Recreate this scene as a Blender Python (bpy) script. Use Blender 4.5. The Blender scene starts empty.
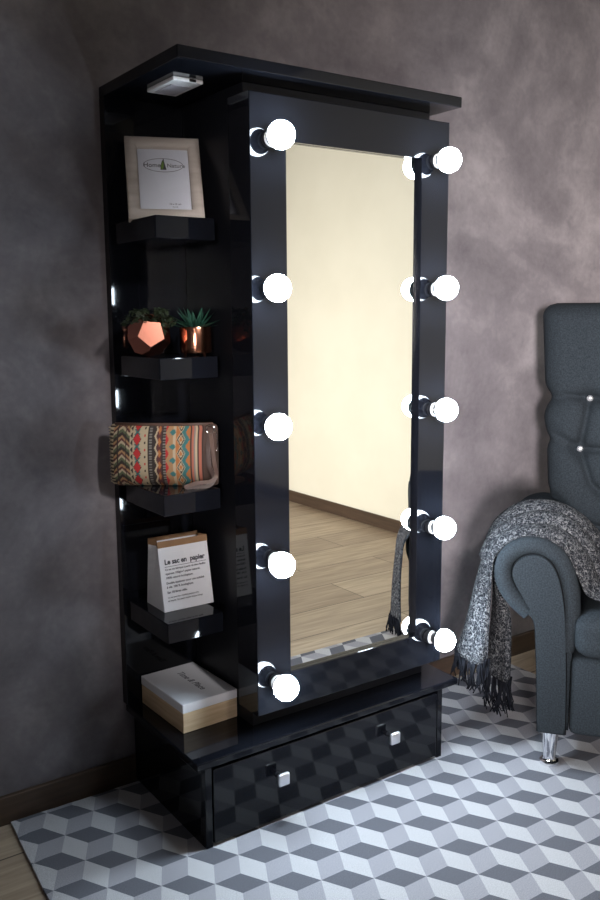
import bpy, bmesh, math, random
from mathutils import Vector, Matrix

random.seed(7)
scn = bpy.context.scene
COL = scn.collection
PI = math.pi
ZR = 0.0025          # top of the rug
ZF = -0.0095         # floor

# ------------------------------------------------------------------ materials
def new_mat(name):
    m = bpy.data.materials.new(name)
    m.use_nodes = True
    nt = m.node_tree
    b = nt.nodes['Principled BSDF']
    return m, nt, b

def mat(name, color, rough=.5, metal=0., spec=.5, emit=None, estr=0., noise=None, bump=None, coat=0.):
    m, nt, b = new_mat(name)
    b.inputs['Base Color'].default_value = (*color, 1)
    b.inputs['Roughness'].default_value = rough
    b.inputs['Metallic'].default_value = metal
    b.inputs['Specular IOR Level'].default_value = spec
    b.inputs['Coat Weight'].default_value = coat
    if emit:
        b.inputs['Emission Color'].default_value = (*emit, 1)
        b.inputs['Emission Strength'].default_value = estr
    tc = nt.nodes.new('ShaderNodeTexCoord')
    if noise:
        sc, c2, det = noise[:3]
        stretch = noise[3] if len(noise) > 3 else (1, 1, 1)
        mp = nt.nodes.new('ShaderNodeMapping'); mp.inputs['Scale'].default_value = stretch
        n = nt.nodes.new('ShaderNodeTexNoise'); n.inputs['Scale'].default_value = sc; n.inputs['Detail'].default_value = det
        r = nt.nodes.new('ShaderNodeValToRGB')
        r.color_ramp.elements[0].position = .35; r.color_ramp.elements[1].position = .65
        r.color_ramp.elements[0].color = (*color, 1); r.color_ramp.elements[1].color = (*c2, 1)
        nt.links.new(tc.outputs['Object'], mp.inputs['Vector']); nt.links.new(mp.outputs['Vector'], n.inputs['Vector'])
        nt.links.new(n.outputs['Fac'], r.inputs['Fac']); nt.links.new(r.outputs['Color'], b.inputs['Base Color'])
    if bump:
        sc, st = bump
        n = nt.nodes.new('ShaderNodeTexNoise'); n.inputs['Scale'].default_value = sc; n.inputs['Detail'].default_value = 4
        bp = nt.nodes.new('ShaderNodeBump'); bp.inputs['Strength'].default_value = st; bp.inputs['Distance'].default_value = .002
        nt.links.new(tc.outputs['Object'], n.inputs['Vector']); nt.links.new(n.outputs['Fac'], bp.inputs['Height'])
        nt.links.new(bp.outputs['Normal'], b.inputs['Normal'])
    return m

def math_node(nt, op, a, b=None):
    n = nt.nodes.new('ShaderNodeMath'); n.operation = op
    for i, x in enumerate((a, b)):
        if x is None: continue
        if isinstance(x, (int, float)): n.inputs[i].default_value = x
        else: nt.links.new(x, n.inputs[i])
    return n.outputs[0]

def mix_col(nt, fac, a, b):
    n = nt.nodes.new('ShaderNodeMix'); n.data_type = 'RGBA'
    for sock, x in ((n.inputs['Factor'], fac), (n.inputs['A'], a), (n.inputs['B'], b)):
        if isinstance(x, (int, float)): sock.default_value = x
        elif isinstance(x, tuple): sock.default_value = (*x, 1)
        else: nt.links.new(x, sock)
    return n.outputs['Result']

# plaster of the back wall: mottled grey-mauve
def plaster():
    m, nt, b = new_mat('mottled_plaster')
    tc = nt.nodes.new('ShaderNodeTexCoord')
    def noise(scale, det, rough=.55, dist=0.):
        n = nt.nodes.new('ShaderNodeTexNoise'); n.inputs['Scale'].default_value = scale
        n.inputs['Detail'].default_value = det; n.inputs['Roughness'].default_value = rough
        n.inputs['Distortion'].default_value = dist
        nt.links.new(tc.outputs['Object'], n.inputs['Vector']); return n.outputs['Fac']
    a, c, d = noise(1.7, 6, .6, .6), noise(7., 8, .65, .3), noise(60., 3)
    s = math_node(nt, 'ADD', math_node(nt, 'MULTIPLY', a, .62), math_node(nt, 'MULTIPLY', c, .30))
    s = math_node(nt, 'ADD', s, math_node(nt, 'MULTIPLY', d, .08))
    r = nt.nodes.new('ShaderNodeValToRGB'); e = r.color_ramp.elements
    e[0].position = .37; e[0].color = (.098, .087, .097, 1)
    e[1].position = .64; e[1].color = (.27, .246, .256, 1)
    k = e.new(.5); k.color = (.16, .144, .155, 1)
    nt.links.new(s, r.inputs['Fac']); nt.links.new(r.outputs['Color'], b.inputs['Base Color'])
    b.inputs['Roughness'].default_value = .75; b.inputs['Specular IOR Level'].default_value = .25
    bp = nt.nodes.new('ShaderNodeBump'); bp.inputs['Strength'].default_value = .12; bp.inputs['Distance'].default_value = .004
    nt.links.new(c, bp.inputs['Height']); nt.links.new(bp.outputs['Normal'], b.inputs['Normal'])
    return m

def planks():
    m, nt, b = new_mat('oak_plank_floor')
    tc = nt.nodes.new('ShaderNodeTexCoord')
    mp = nt.nodes.new('ShaderNodeMapping'); mp.inputs['Location'].default_value = (.35, 1.40 + .25*40, 0)
    nt.links.new(tc.outputs['Object'], mp.inputs['Vector'])
    br = nt.nodes.new('ShaderNodeTexBrick')
    br.inputs['Scale'].default_value = 1.; br.inputs['Brick Width'].default_value = 1.25
    br.inputs['Row Height'].default_value = .25; br.inputs['Mortar Size'].default_value = .0025
    br.inputs['Mortar Smooth'].default_value = .1; br.offset = .37
    br.inputs['Color1'].default_value = (.36, .27, .195, 1); br.inputs['Color2'].default_value = (.53, .42, .31, 1)
    br.inputs['Mortar'].default_value = (.10, .07, .05, 1)
    nt.links.new(mp.outputs['Vector'], br.inputs['Vector'])
    mp2 = nt.nodes.new('ShaderNodeMapping'); mp2.inputs['Scale'].default_value = (1.2, 14, 1)
    nt.links.new(tc.outputs['Object'], mp2.inputs['Vector'])
    n = nt.nodes.new('ShaderNodeTexNoise'); n.inputs['Scale'].default_value = 3.; n.inputs['Detail'].default_value = 8; n.inputs['Distortion'].default_value = .8
    nt.links.new(mp2.outputs['Vector'], n.inputs['Vector'])
    r = nt.nodes.new('ShaderNodeValToRGB'); r.color_ramp.elements[0].position = .3; r.color_ramp.elements[1].position = .7
    r.color_ramp.elements[0].color = (.55, .52, .5, 1); r.color_ramp.elements[1].color = (1.1, 1.1, 1.1, 1)
    nt.links.new(n.outputs['Fac'], r.inputs['Fac'])
    mx = nt.nodes.new('ShaderNodeMix'); mx.data_type = 'RGBA'; mx.blend_type = 'MULTIPLY'; mx.inputs['Factor'].default_value = .8
    nt.links.new(br.outputs['Color'], mx.inputs['A']); nt.links.new(r.outputs['Color'], mx.inputs['B'])
    nt.links.new(mx.outputs['Result'], b.inputs['Base Color'])
    b.inputs['Roughness'].default_value = .42
    return m

# tumbling-block pattern of the rug (rhombille tiling from a triangular lattice)
def rug_mat():
    m, nt, b = new_mat('tumbling_block_rug')
    o = (.9296, -.6674); a = (.1001, -.0632); c = (.0034, -.1239)
    det = a[0]*c[1] - a[1]*c[0]
    tc = nt.nodes.new('ShaderNodeTexCoord')
    sp = nt.nodes.new('ShaderNodeSeparateXYZ'); nt.links.new(tc.outputs['Object'], sp.inputs[0])
    X = math_node(nt, 'SUBTRACT', sp.outputs['X'], o[0]); Y = math_node(nt, 'SUBTRACT', sp.outputs['Y'], o[1])
    u = math_node(nt, 'ADD', math_node(nt, 'MULTIPLY', X, c[1]/det), math_node(nt, 'MULTIPLY', Y, -c[0]/det))
    w = math_node(nt, 'ADD', math_node(nt, 'MULTIPLY', X, -a[1]/det), math_node(nt, 'MULTIPLY', Y, a[0]/det))
    fu = math_node(nt, 'FRACT', math_node(nt, 'ADD', u, 100)); fw = math_node(nt, 'FRACT', math_node(nt, 'ADD', w, 100))
    s = math_node(nt, 'ADD', fu, fw)
    big = math_node(nt, 'GREATER_THAN', s, 1.)
    def pick(x):   # x if s<1 else 1-x
        return math_node(nt, 'ADD', x, math_node(nt, 'MULTIPLY', big, math_node(nt, 'SUBTRACT', 1., math_node(nt, 'MULTIPLY', x, 2.))))
    A, B = pick(fw), pick(fu)
    C = math_node(nt, 'ABSOLUTE', math_node(nt, 'SUBTRACT', 1., s))
    isA = math_node(nt, 'MULTIPLY', math_node(nt, 'LESS_THAN', A, B), math_node(nt, 'LESS_THAN', A, C))
    isB = math_node(nt, 'MULTIPLY', math_node(nt, 'LESS_THAN', B, C), math_node(nt, 'LESS_THAN', B, A))
    n = nt.nodes.new('ShaderNodeTexNoise'); n.inputs['Scale'].default_value = 420.; n.inputs['Detail'].default_value = 3
    nt.links.new(tc.outputs['Object'], n.inputs['Vector'])
    colr = mix_col(nt, isA, mix_col(nt, isB, RUG_MID, RUG_LIGHT), RUG_DARK)
    r = nt.nodes.new('ShaderNodeMapRange'); r.inputs['From Min'].default_value = .3; r.inputs['From Max'].default_value = .7
    r.inputs['To Min'].default_value = .78; r.inputs['To Max'].default_value = 1.15
    nt.links.new(n.outputs['Fac'], r.inputs['Value'])
    mx = nt.nodes.new('ShaderNodeMix'); mx.data_type = 'RGBA'; mx.blend_type = 'MULTIPLY'; mx.inputs['Factor'].default_value = 1.
    nt.links.new(colr, mx.inputs['A']); nt.links.new(r.outputs['Result'], mx.inputs['B'])
    nt.links.new(mx.outputs['Result'], b.inputs['Base Color'])
    b.inputs['Roughness'].default_value = .95; b.inputs['Specular IOR Level'].default_value = .1
    bp = nt.nodes.new('ShaderNodeBump'); bp.inputs['Strength'].default_value = .25; bp.inputs['Distance'].default_value = .002
    nt.links.new(n.outputs['Fac'], bp.inputs['Height']); nt.links.new(bp.outputs['Normal'], b.inputs['Normal'])
    return m
RUG_DARK, RUG_MID, RUG_LIGHT = (.145, .148, .172), (.37, .365, .40), (.55, .545, .565)

def throw_mat():
    m, nt, b = new_mat('heather_knit')
    tc = nt.nodes.new('ShaderNodeTexCoord')
    n = nt.nodes.new('ShaderNodeTexNoise'); n.inputs['Scale'].default_value = 150.; n.inputs['Detail'].default_value = 2; n.inputs['Distortion'].default_value = 1.2
    nt.links.new(tc.outputs['Object'], n.inputs['Vector'])
    r = nt.nodes.new('ShaderNodeValToRGB'); e = r.color_ramp.elements
    e[0].position = .42; e[0].color = (.010, .011, .014, 1); e[1].position = .67; e[1].color = (.155, .156, .16, 1)
    k = e.new(.52); k.color = (.045, .048, .055, 1)
    nt.links.new(n.outputs['Fac'], r.inputs['Fac']); nt.links.new(r.outputs['Color'], b.inputs['Base Color'])
    b.inputs['Roughness'].default_value = .95; b.inputs['Specular IOR Level'].default_value = .1
    bp = nt.nodes.new('ShaderNodeBump'); bp.inputs['Strength'].default_value = .7; bp.inputs['Distance'].default_value = .006
    nt.links.new(n.outputs['Fac'], bp.inputs['Height']); nt.links.new(bp.outputs['Normal'], b.inputs['Normal'])
    return m

def attr_mat(name, rough=.8):
    m, nt, b = new_mat(name)
    at = nt.nodes.new('ShaderNodeVertexColor'); at.layer_name = 'pattern'
    n = nt.nodes.new('ShaderNodeTexNoise'); n.inputs['Scale'].default_value = 900.
    tc = nt.nodes.new('ShaderNodeTexCoord'); nt.links.new(tc.outputs['Object'], n.inputs['Vector'])
    bp = nt.nodes.new('ShaderNodeBump'); bp.inputs['Strength'].default_value = .3; bp.inputs['Distance'].default_value = .001
    nt.links.new(n.outputs['Fac'], bp.inputs['Height']); nt.links.new(bp.outputs['Normal'], b.inputs['Normal'])
    nt.links.new(at.outputs['Color'], b.inputs['Base Color'])
    b.inputs['Roughness'].default_value = rough
    return m

def pane_mat():
    m = bpy.data.materials.new('clear_pane'); m.use_nodes = True
    nt = m.node_tree; nt.nodes.clear()
    out = nt.nodes.new('ShaderNodeOutputMaterial'); mx = nt.nodes.new('ShaderNodeMixShader')
    tr = nt.nodes.new('ShaderNodeBsdfTransparent'); gl = nt.nodes.new('ShaderNodeBsdfGlossy'); gl.inputs['Roughness'].default_value = .03
    fr = nt.nodes.new('ShaderNodeFresnel'); fr.inputs['IOR'].default_value = 1.45
    ge = nt.nodes.new('ShaderNodeNewGeometry')
    nt.links.new(math_node(nt, 'MULTIPLY', fr.outputs[0], math_node(nt, 'SUBTRACT', 1., ge.outputs['Backfacing'])), mx.inputs[0]); nt.links.new(tr.outputs[0], mx.inputs[1]); nt.links.new(gl.outputs[0], mx.inputs[2])
    nt.links.new(mx.outputs[0], out.inputs[0])
    return m

M = dict(
    plaster=plaster(), planks=planks(), rug=rug_mat(), throw=throw_mat(), pane=pane_mat(),
    cream=mat('cream_paint', (.84, .80, .69), .8, noise=(3, (.80, .76, .65), 4)),
    white_paint=mat('grey_ceiling_paint', (.30, .29, .29), .8),
    dark_paint=mat('dark_side_paint', (.10, .095, .10), .8),
    skirting=mat('dark_brown_skirting', (.055, .035, .024), .45, noise=(6, (.08, .05, .033), 5, (1, 1, 12))),
    black=mat('black_gloss_lacquer', (.004, .0045, .0065), .055, spec=.29, noise=(2, (.005, .0055, .008), 2)),
    black_satin=mat('black_satin_lacquer', (.006, .0065, .009), .42, spec=.25),
    black_edge=mat('black_socket_plastic', (.008, .008, .01), .3),
    mirror=mat('mirror_silver', (.93, .94, .93), .0, 1.),
    chrome=mat('polished_chrome', (.82, .82, .84), .09, 1.),
    knob=mat('satin_chrome', (.85, .85, .88), .38, 1.),
    white_plastic=mat('white_plastic', (.78, .78, .80), .4),
    lens=mat('frosted_lens', (.62, .60, .68), .25),
    bulb=mat('lit_bulb_glass', (.9, .92, .95), .3, emit=(.74, .88, 1.), estr=135.),
    collar=mat('bulb_white_collar', (.85, .88, .9), .35),
    wood_frame=mat('bleached_wood', (.40, .345, .30), .55, noise=(5, (.52, .465, .415), 5, (1, 1, 9))),
    paper=mat('white_paper', (.82, .82, .84), .75, bump=(40, .1)),
    print=mat('print_paper', (.66, .68, .75), .6),
    ink=mat('dark_ink', (.05, .05, .06), .7),
    grey_ink=mat('grey_ink', (.13, .13, .15), .7),
    leaf_logo=mat('green_logo_ink', (.14, .23, .04), .7),
    kraft=mat('kraft_paper', (.30, .17, .085), .8, noise=(30, (.36, .21, .11), 4)),
    box_wood=mat('pale_oak', (.50, .36, .22), .55, noise=(7, (.64, .49, .33), 6, (1, 1, 14))),
    box_lid=mat('white_lid', (.74, .74, .78), .45),
    copper=mat('polished_copper', (.78, .35, .22), .17, 1.),
    copper_satin=mat('satin_copper', (.74, .29, .20), .24, 1.),
    soil=mat('dark_soil', (.02, .014, .01), .95, noise=(80, (.05, .035, .02), 4)),
    leaf_dark=mat('dark_olive_leaf', (.014, .022, .009), .55, noise=(20, (.026, .037, .015), 3)),
    leaf_green=mat('deep_green_leaf', (.010, .045, .030), .4, noise=(20, (.02, .075, .048), 3)),
    leather=mat('brown_leather', (.06, .032, .022), .45, noise=(30, (.09, .05, .036), 4), bump=(200, .3)),
    leather_pale=mat('taupe_leather', (.05, .028, .022), .4, bump=(200, .3)),
    pouch=attr_mat('woven_tribal_cloth'),
    chair=mat('slate_linen', (.0135, .0175, .0215), .92, spec=.12, noise=(260, (.0255, .032, .0385), 3), bump=(420, .35)),
    groove_shade=mat('groove_shade_linen', (.006, .0075, .009), .95, spec=.1),  # near-black colour standing in for shade in the arm groove
    fringe=mat('black_yarn', (.006, .0065, .009), .95, spec=.04, noise=(60, (.013, .014, .018), 3)),
    crystal=mat('crystal_button', (.75, .76, .8), .08, .7),
    window_white=mat('white_window_frame', (.7, .7, .7), .4),
)

# ------------------------------------------------------------------ helpers
def link(name, me, m=None, parent=None, smooth=False):
    o = bpy.data.objects.new(name, me); COL.objects.link(o)
    if m is not None: me.materials.append(m)
    if parent is not None: o.parent = parent
    if smooth:
        for p in me.polygons: p.use_smooth = True
    return o

def obj(name, bm, m, parent=None, smooth=False, auto=False, world=None):
    """link a bmesh; 'world' is the Empty whose frame the world coordinates are moved into"""
    bmesh.ops.recalc_face_normals(bm, faces=bm.faces)
    if world is not None:
        bm.transform(world.matrix_basis.inverted())
    me = bpy.data.meshes.new(name); bm.to_mesh(me); bm.free()
    o = link(name, me, m, parent, smooth)
    if auto:
        for p in me.polygons: p.use_smooth = True
        me.set_sharp_from_angle(angle=math.radians(38))
    return o

def tag(o, label=None, cat=None, group=None, kind=None):
    if label: o['label'] = label
    if cat: o['category'] = cat
    if group: o['group'] = group
    if kind: o['kind'] = kind
    return o

def empty(name, loc, rz=0., label=None, cat=None):
    o = bpy.data.objects.new(name, None); COL.objects.link(o)
    o.empty_display_size = .05
    o.matrix_basis = Matrix.Translation(Vector(loc)) @ Matrix.Rotation(rz, 4, 'Z')
    return tag(o, label, cat)

def add_box(bm, x0, x1, y0, y1, z0, z1, bev=0., seg=2):
    vs = [bm.verts.new(p) for p in ((x0, y0, z0), (x1, y0, z0), (x1, y1, z0), (x0, y1, z0),
                                    (x0, y0, z1), (x1, y0, z1), (x1, y1, z1), (x0, y1, z1))]
    fs = [bm.faces.new([vs[i] for i in f]) for f in ((3, 2, 1, 0), (4, 5, 6, 7), (0, 1, 5, 4), (1, 2, 6, 5), (2, 3, 7, 6), (3, 0, 4, 7))]
    if bev:
        es = list({e for f in fs for e in f.edges})
        bmesh.ops.bevel(bm, geom=es, offset=bev, segments=seg, profile=.5, affect='EDGES')
    return bm

def box(*a, **k): return add_box(bmesh.new(), *a, **k)

def lathe(profile, seg=32, mtx=None, bm=None):
    """profile: (r, h) pairs turned about local Z"""
    bm = bm or bmesh.new(); rings = []
    for r, h in profile:
        if r < 1e-6: rings.append([bm.verts.new((0, 0, h))])
        else: rings.append([bm.verts.new((r*math.cos(2*PI*i/seg), r*math.sin(2*PI*i/seg), h)) for i in range(seg)])
    for A, B in zip(rings, rings[1:]):
        for i in range(seg):
            j = (i+1) % seg
            if len(A) == 1 and len(B) == 1: continue
            if len(A) == 1: bm.faces.new((A[0], B[i], B[j]))
            elif len(B) == 1: bm.faces.new((A[i], A[j], B[0]))
            else: bm.faces.new((A[i], A[j], B[j], B[i]))
    for R in (rings[0], rings[-1]):
        if len(R) > 1: bm.faces.new(R)
    if mtx is not None: bmesh.ops.transform(bm, matrix=mtx, verts=[v for r in rings for v in r])
    return bm

def tube(bm, pts, r0, r1=None, seg=6):
    r1 = r0 if r1 is None else r1
    pts = [Vector(p) for p in pts]; n = len(pts); prev = None; rings = []
    for i, p in enumerate(pts):
        d = (pts[min(i+1, n-1)] - pts[max(i-1, 0)]).normalized()
        ref = Vector((0, 0, 1)) if abs(d.z) < .9 else Vector((1, 0, 0))
        a = d.cross(ref).normalized() if prev is None else (prev - d*prev.dot(d)).normalized()
        prev = a; b = d.cross(a)
        r = r0 + (r1-r0)*i/(n-1)
        rings.append([bm.verts.new(p + a*r*math.cos(2*PI*k/seg) + b*r*math.sin(2*PI*k/seg)) for k in range(seg)])
    for A, B in zip(rings, rings[1:]):
        for k in range(seg): bm.faces.new((A[k], A[(k+1) % seg], B[(k+1) % seg], B[k]))
    bm.faces.new(rings[0]); bm.faces.new(rings[-1])
    return bm

def catmull(P, n, closed=False):
    P = [Vector(p) for p in P]; out = []; N = len(P)
    segs = N if closed else N-1
    for i in range(segs):
        if closed: p0, p1, p2, p3 = P[(i-1) % N], P[i], P[(i+1) % N], P[(i+2) % N]
        else: p0, p1, p2, p3 = P[max(i-1, 0)], P[i], P[i+1], P[min(i+2, N-1)]
        for k in range(n):
            t = k/n
            out.append(.5*((2*p1) + (p2-p0)*t + (2*p0-5*p1+4*p2-p3)*t*t + (3*p1-p0-3*p2+p3)*t**3))
    if not closed: out.append(P[-1].copy())
    return out

def extrude_outline(pts2, y0, y1, bev=0., seg=4, bm=None):
    """pts2: closed outline in (x, z); solid from y0 (front) to y1; front rim rounded"""
    bm = bm or bmesh.new()
    f = [bm.verts.new((x, y0, z)) for x, z in pts2]; b = [bm.verts.new((x, y1, z)) for x, z in pts2]
    n = len(f); ff = bm.faces.new(f); bm.faces.new(list(reversed(b)))
    for i in range(n): bm.faces.new((f[(i+1) % n], f[i], b[i], b[(i+1) % n]))
    if bev: bmesh.ops.bevel(bm, geom=list(ff.edges), offset=bev, segments=seg, profile=.5, affect='EDGES')
    return bm

def text_bm(txt, size, bold=0., align='LEFT', shear=0., spacing=1.):
    cu = bpy.data.curves.new('lettering', 'FONT'); cu.body = txt; cu.size = size; cu.offset = bold
    cu.align_x = align; cu.extrude = .00025; cu.shear = shear; cu.space_character = spacing; cu.resolution_u = 3
    to = bpy.data.objects.new('lettering', cu)
    COL.objects.link(to)
    dg = bpy.context.evaluated_depsgraph_get()
    me = bpy.data.meshes.new_from_object(to.evaluated_get(dg))
    bm = bmesh.new(); bm.from_mesh(me)
    bpy.data.objects.remove(to); bpy.data.curves.remove(cu); bpy.data.meshes.remove(me)
    return bm

# ------------------------------------------------------------------ the room
RX0, RX1, RY0, RY1, RZ = -2.4, 2.59, -5.5, 0., 2.75
def structure(name, bm, m): return tag(obj(name, bm, m), kind='structure')
structure('floor', box(RX0-.1, RX1+.1, RY0-.1, RY1+.1, ZF-.1, ZF), M['planks'])
structure('ceiling', box(RX0-.1, RX1+.1, RY0-.1, RY1+.1, RZ, RZ+.1), M['white_paint'])
structure('wall_back', box(RX0-.1, RX1+.1, RY1, RY1+.1, ZF, RZ), M['plaster'])
structure('wall_right', box(RX1, RX1+.1, RY0, RY1, ZF, RZ), M['cream'])
structure('wall_front', box(RX0-.1, RX1+.1, RY0-.1, RY0, ZF, RZ), M['dark_paint'])
# left wall with a window opening and an added one for fill light (outside the frame of the photo)
WY0, WY1, WZ0, WZ1 = -3.9, -1.75, .75, 2.3
VY0, VY1, VZ0, VZ1 = -5.2, -4.1, .75, 2.05
bm = bmesh.new()
for y0, y1, z0, z1 in ((RY0, VY0, ZF, RZ), (VY1, WY0, ZF, RZ), (WY1, RY1, ZF, RZ), (VY0, VY1, ZF, VZ0), (VY0, VY1, VZ1, RZ), (WY0, WY1, ZF, WZ0), (WY0, WY1, WZ1, RZ)):
    add_box(bm, RX0-.1, RX0, y0, y1, z0, z1)
structure('wall_left', bm, M['dark_paint'])
for nm, a0, a1, b0, b1 in (('window_1', WY0, WY1, WZ0, WZ1), ('added_window', VY0, VY1, VZ0, VZ1)):  # the second window is added, only to let a fill light in
    bm = bmesh.new()
    for y0, y1, z0, z1 in ((a0, a0+.05, b0, b1), (a1-.05, a1, b0, b1), (a0+.05, a1-.05, b0, b0+.05), (a0+.05, a1-.05, b1-.05, b1)):
        add_box(bm, RX0-.075, RX0-.03, y0, y1, z0, z1)
    w = structure(nm, bm, M['window_white'])
    obj('window_pane', box(RX0-.055, RX0-.051, a0+.05, a1-.05, b0+.05, b1-.05), M['pane'], w)
structure('baseboard_back', box(RX0, RX1, -.014, 0, ZF, .066, bev=.003), M['skirting'])
structure('baseboard_right', box(RX1-.014, RX1, RY0, -.014, ZF, .066, bev=.003), M['skirting'])

# ------------------------------------------------------------------ rug
def make_rug():
    c00, c10, c11, c01 = Vector((-.235, -1.25)), Vector((1.622, -1.258)), Vector((1.624, -.05)), Vector((-.157, -.018))
    bm = bmesh.new(); NX, NY = 60, 40; top = []; bot = []
    for j in range(NY+1):
        for i in range(NX+1):
            s, t = i/NX, j/NY
            p = c00.lerp(c10, s).lerp(c01.lerp(c11, s), t)
            edge = min(s*NX, (1-s)*NX, t*NY, (1-t)*NY)
            if edge == 0: p = p + Vector((random.uniform(-1, 1), random.uniform(-1, 1)))*.0012
            z = ZR - (.004 if edge == 0 else 0)
            top.append(bm.verts.new((p.x, p.y, z))); bot.append(bm.verts.new((p.x, p.y, ZF)))
    W = NX+1
    for j in range(NY):
        for i in range(NX):
            a = j*W+i
            bm.faces.new((top[a], top[a+1], top[a+W+1], top[a+W]))
            bm.faces.new((bot[a], bot[a+W], bot[a+W+1], bot[a+1]))
    per = [(i, 0) for i in range(NX)] + [(NX, j) for j in range(NY)] + [(i, NY) for i in range(NX, 0, -1)] + [(0, j) for j in range(NY, 0, -1)]
    for k in range(len(per)):
        a = per[k][1]*W+per[k][0]; b = per[(k+1) % len(per)]; b = b[1]*W+b[0]
        bm.faces.new((top[b], top[a], bot[a], bot[b]))
    return bm
tag(obj('rug', make_rug(), M['rug'], auto=True), 'grey and white tumbling-block geometric rug under the black vanity and armchair', 'rug')

# ------------------------------------------------------------------ vanity cabinet
XL = .1621
ZP = .2252                    # top of the base plate
SH = [1.4762, 1.1559, .8344, .5188]
cab = empty('vanity_cabinet', (.56, -.2, ZR), 0, 'tall glossy black vanity cabinet with a full-length mirror framed by ten lit bulbs', 'vanity')
def cpart(name, bm, m=None, parent=None, **k): return obj(name, bm, m or M['black'], parent or cab, world=cab, **k)
cpart('back_panel', box(XL, .95, -.03, -.001, ZP, 1.774, bev=.001))
cpart('top_board', box(XL, .974, -.4152, -.001, 1.7743, 1.80, bev=.0022))
cpart('base_top', box(XL, 1.005, -.4152, -.016, .2052, ZP, bev=.004, seg=3))
bm = bmesh.new()
add_box(bm, .185, .947, -.395, -.016, ZR, .2050, bev=.001)
add_box(bm, .185, .203, -.4115, -.3951, ZR, .2050, bev=.001)
add_box(bm, .929, .947, -.4115, -.3951, ZR, .2050, bev=.001)
cpart('base_box', bm)
dr = cpart('drawer', box(.2065, .9255, -.4125, -.3955, .010, .1985, bev=.0018))
for x in (.386, .745):
    k = cpart('knob', box(x-.016, x+.016, -.4475, -.4365, .1135, .1455, bev=.0045, seg=3), M['knob'], dr, auto=True)
    cpart('knob_stem', lathe([(.0075, 0), (.006, .008), (.006, .024)], 16, Matrix.Translation((x, -.4126, .1295)) @ Matrix.Rotation(PI/2, 4, 'X')), M['black_edge'], k, auto=True)
for z in SH:
    cpart('shelf', box(.172, .3258, -.2679, -.0302, z-.0506, z, bev=.0022))
cpart('mirror_housing', box(.372, .947, -.325, -.0302, ZP+.0005, 1.774, bev=.001), M['black_satin'])
# mirror frame: a slab with an opening
FX0, FX1, FZ0, FZ1 = .332, .932, .2964, 1.7326
OX0, OX1, OZ0, OZ1 = .4287, .8375, .3875, 1.6365
FY = -.4152
def frame_bm(x0, x1, z0, z1, ox0, ox1, oz0, oz1, yf, yb, bev):
    bm = bmesh.new()
    def ring(y, a, b, c, d): return [bm.verts.new(p) for p in ((a, y, c), (b, y, c), (b, y, d), (a, y, d))]
    fo, fi = ring(yf, x0, x1, z0, z1), ring(yf, ox0, ox1, oz0, oz1)
    bo, bi = ring(yb, x0, x1, z0, z1), ring(yb, ox0, ox1, oz0, oz1)
    for i in range(4):
        j = (i+1) % 4
        bm.faces.new((fo[i], fo[j], fi[j], fi[i])); bm.faces.new((bo[j], bo[i], bi[i], bi[j]))
        bm.faces.new((fo[j], fo[i], bo[i], bo[j])); bm.faces.new((fi[i], fi[j], bi[j], bi[i]))
    es = [e for e in bm.edges if all(abs(v.co.y-yf) < 1e-6 for v in e.verts) and not any(v in fo for v in e.verts) != (not any(v in fi for v in e.verts))]
    es = [e for e in es if (all(v in fo for v in e.verts) or all(v in fi for v in e.verts))]
    bmesh.ops.bevel(bm, geom=es, offset=bev, segments=2, profile=.5, affect='EDGES')
    return bm
cpart('mirror_frame', frame_bm(FX0, FX1, FZ0, FZ1, OX0, OX1, OZ0, OZ1, FY, -.3252, .002))
cpart('mirror', box(OX0+.0004, OX1-.0004, -.401, -.397, OZ0+.0004, OZ1-.0004), M['mirror'])
# bulbs: black recessed socket, white collar, lit globe
BL = [(.383, 1.637), (.3695, 1.311), (.368, 1.002), (.3735, .678), (.381, .375)]
BR = [(.885, 1.630), (.883, 1.317), (.890, 1.005), (.891, .690), (.899, .376)]
for side, (bx, lst) in enumerate(((.380, BL), (.884, BR))):
    for x, z in lst:
        bz = [1.634, 1.314, 1.003, .684, .3765][lst.index((x, z))]
        base = Vector((bx, FY, bz)); tip = Vector((x, FY-.0485, z)); d = (tip-base).normalized()
        q = Vector((0, 0, 1)).rotation_difference(d).to_matrix().to_4x4()
        mtx = Matrix.Translation(base) @ q
        flat = Matrix.Translation(base) @ Matrix.Rotation(PI/2, 4, 'X')
        so = cpart('bulb_socket', lathe([(.0170, .0002), (.0170, .003), (.0165, .0045), (.0128, .005), (.0128, .009), (.0, .009)], 28, flat), M['black_edge'], auto=True)
        cpart('socket_ring', lathe([(.0128, .0085), (.0178, .0095), (.0188, .0120), (.0178, .0145), (.0128, .0155)], 28, mtx), M['collar'], so, smooth=True)
        L = (tip-base).length; R = .0305; A0 = -.44
        rim = (R*math.cos(A0), L+R*math.sin(A0))
        cpart('bulb_housing', lathe([(.0, .0095), (.0122, .0095), (.0122, .0165), (rim[0]*.86, rim[1]-.006), (rim[0]-.0003, rim[1]-.0012), (rim[0]-.0012, rim[1]-.0004), (.0, rim[1]-.0003)], 28, mtx), M['black_edge'], so, auto=True)
        pr = [(.0, rim[1]), (rim[0]-.001, rim[1])]
        for i in range(0, 18):
            a = A0 + (PI/2-A0)*i/17
            pr.append((max(R*math.cos(a), 0), L + R*math.sin(a)))
        cpart('light_bulb', lathe(pr, 28, mtx), M['bulb'], so, smooth=True)
# small lamp under the top board
px0, px1, py0, py1 = .219, .294, -.284, -.150
lp = cpart('shelf_lamp', box(px0, px1, py0, py1, 1.7655, 1.7742, bev=.002), M['white_plastic'])
cpart('lamp_lens', box(px0+.012, px1-.012, py0+.035, py1-.012, 1.7637, 1.7654, bev=.001), M['lens'], lp)
cpart('lamp_switch', box(px0+.040, px0+.056, py0-.0025, py0+.006, 1.7668, 1.7725, bev=.001), M['black_edge'], lp)

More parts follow.
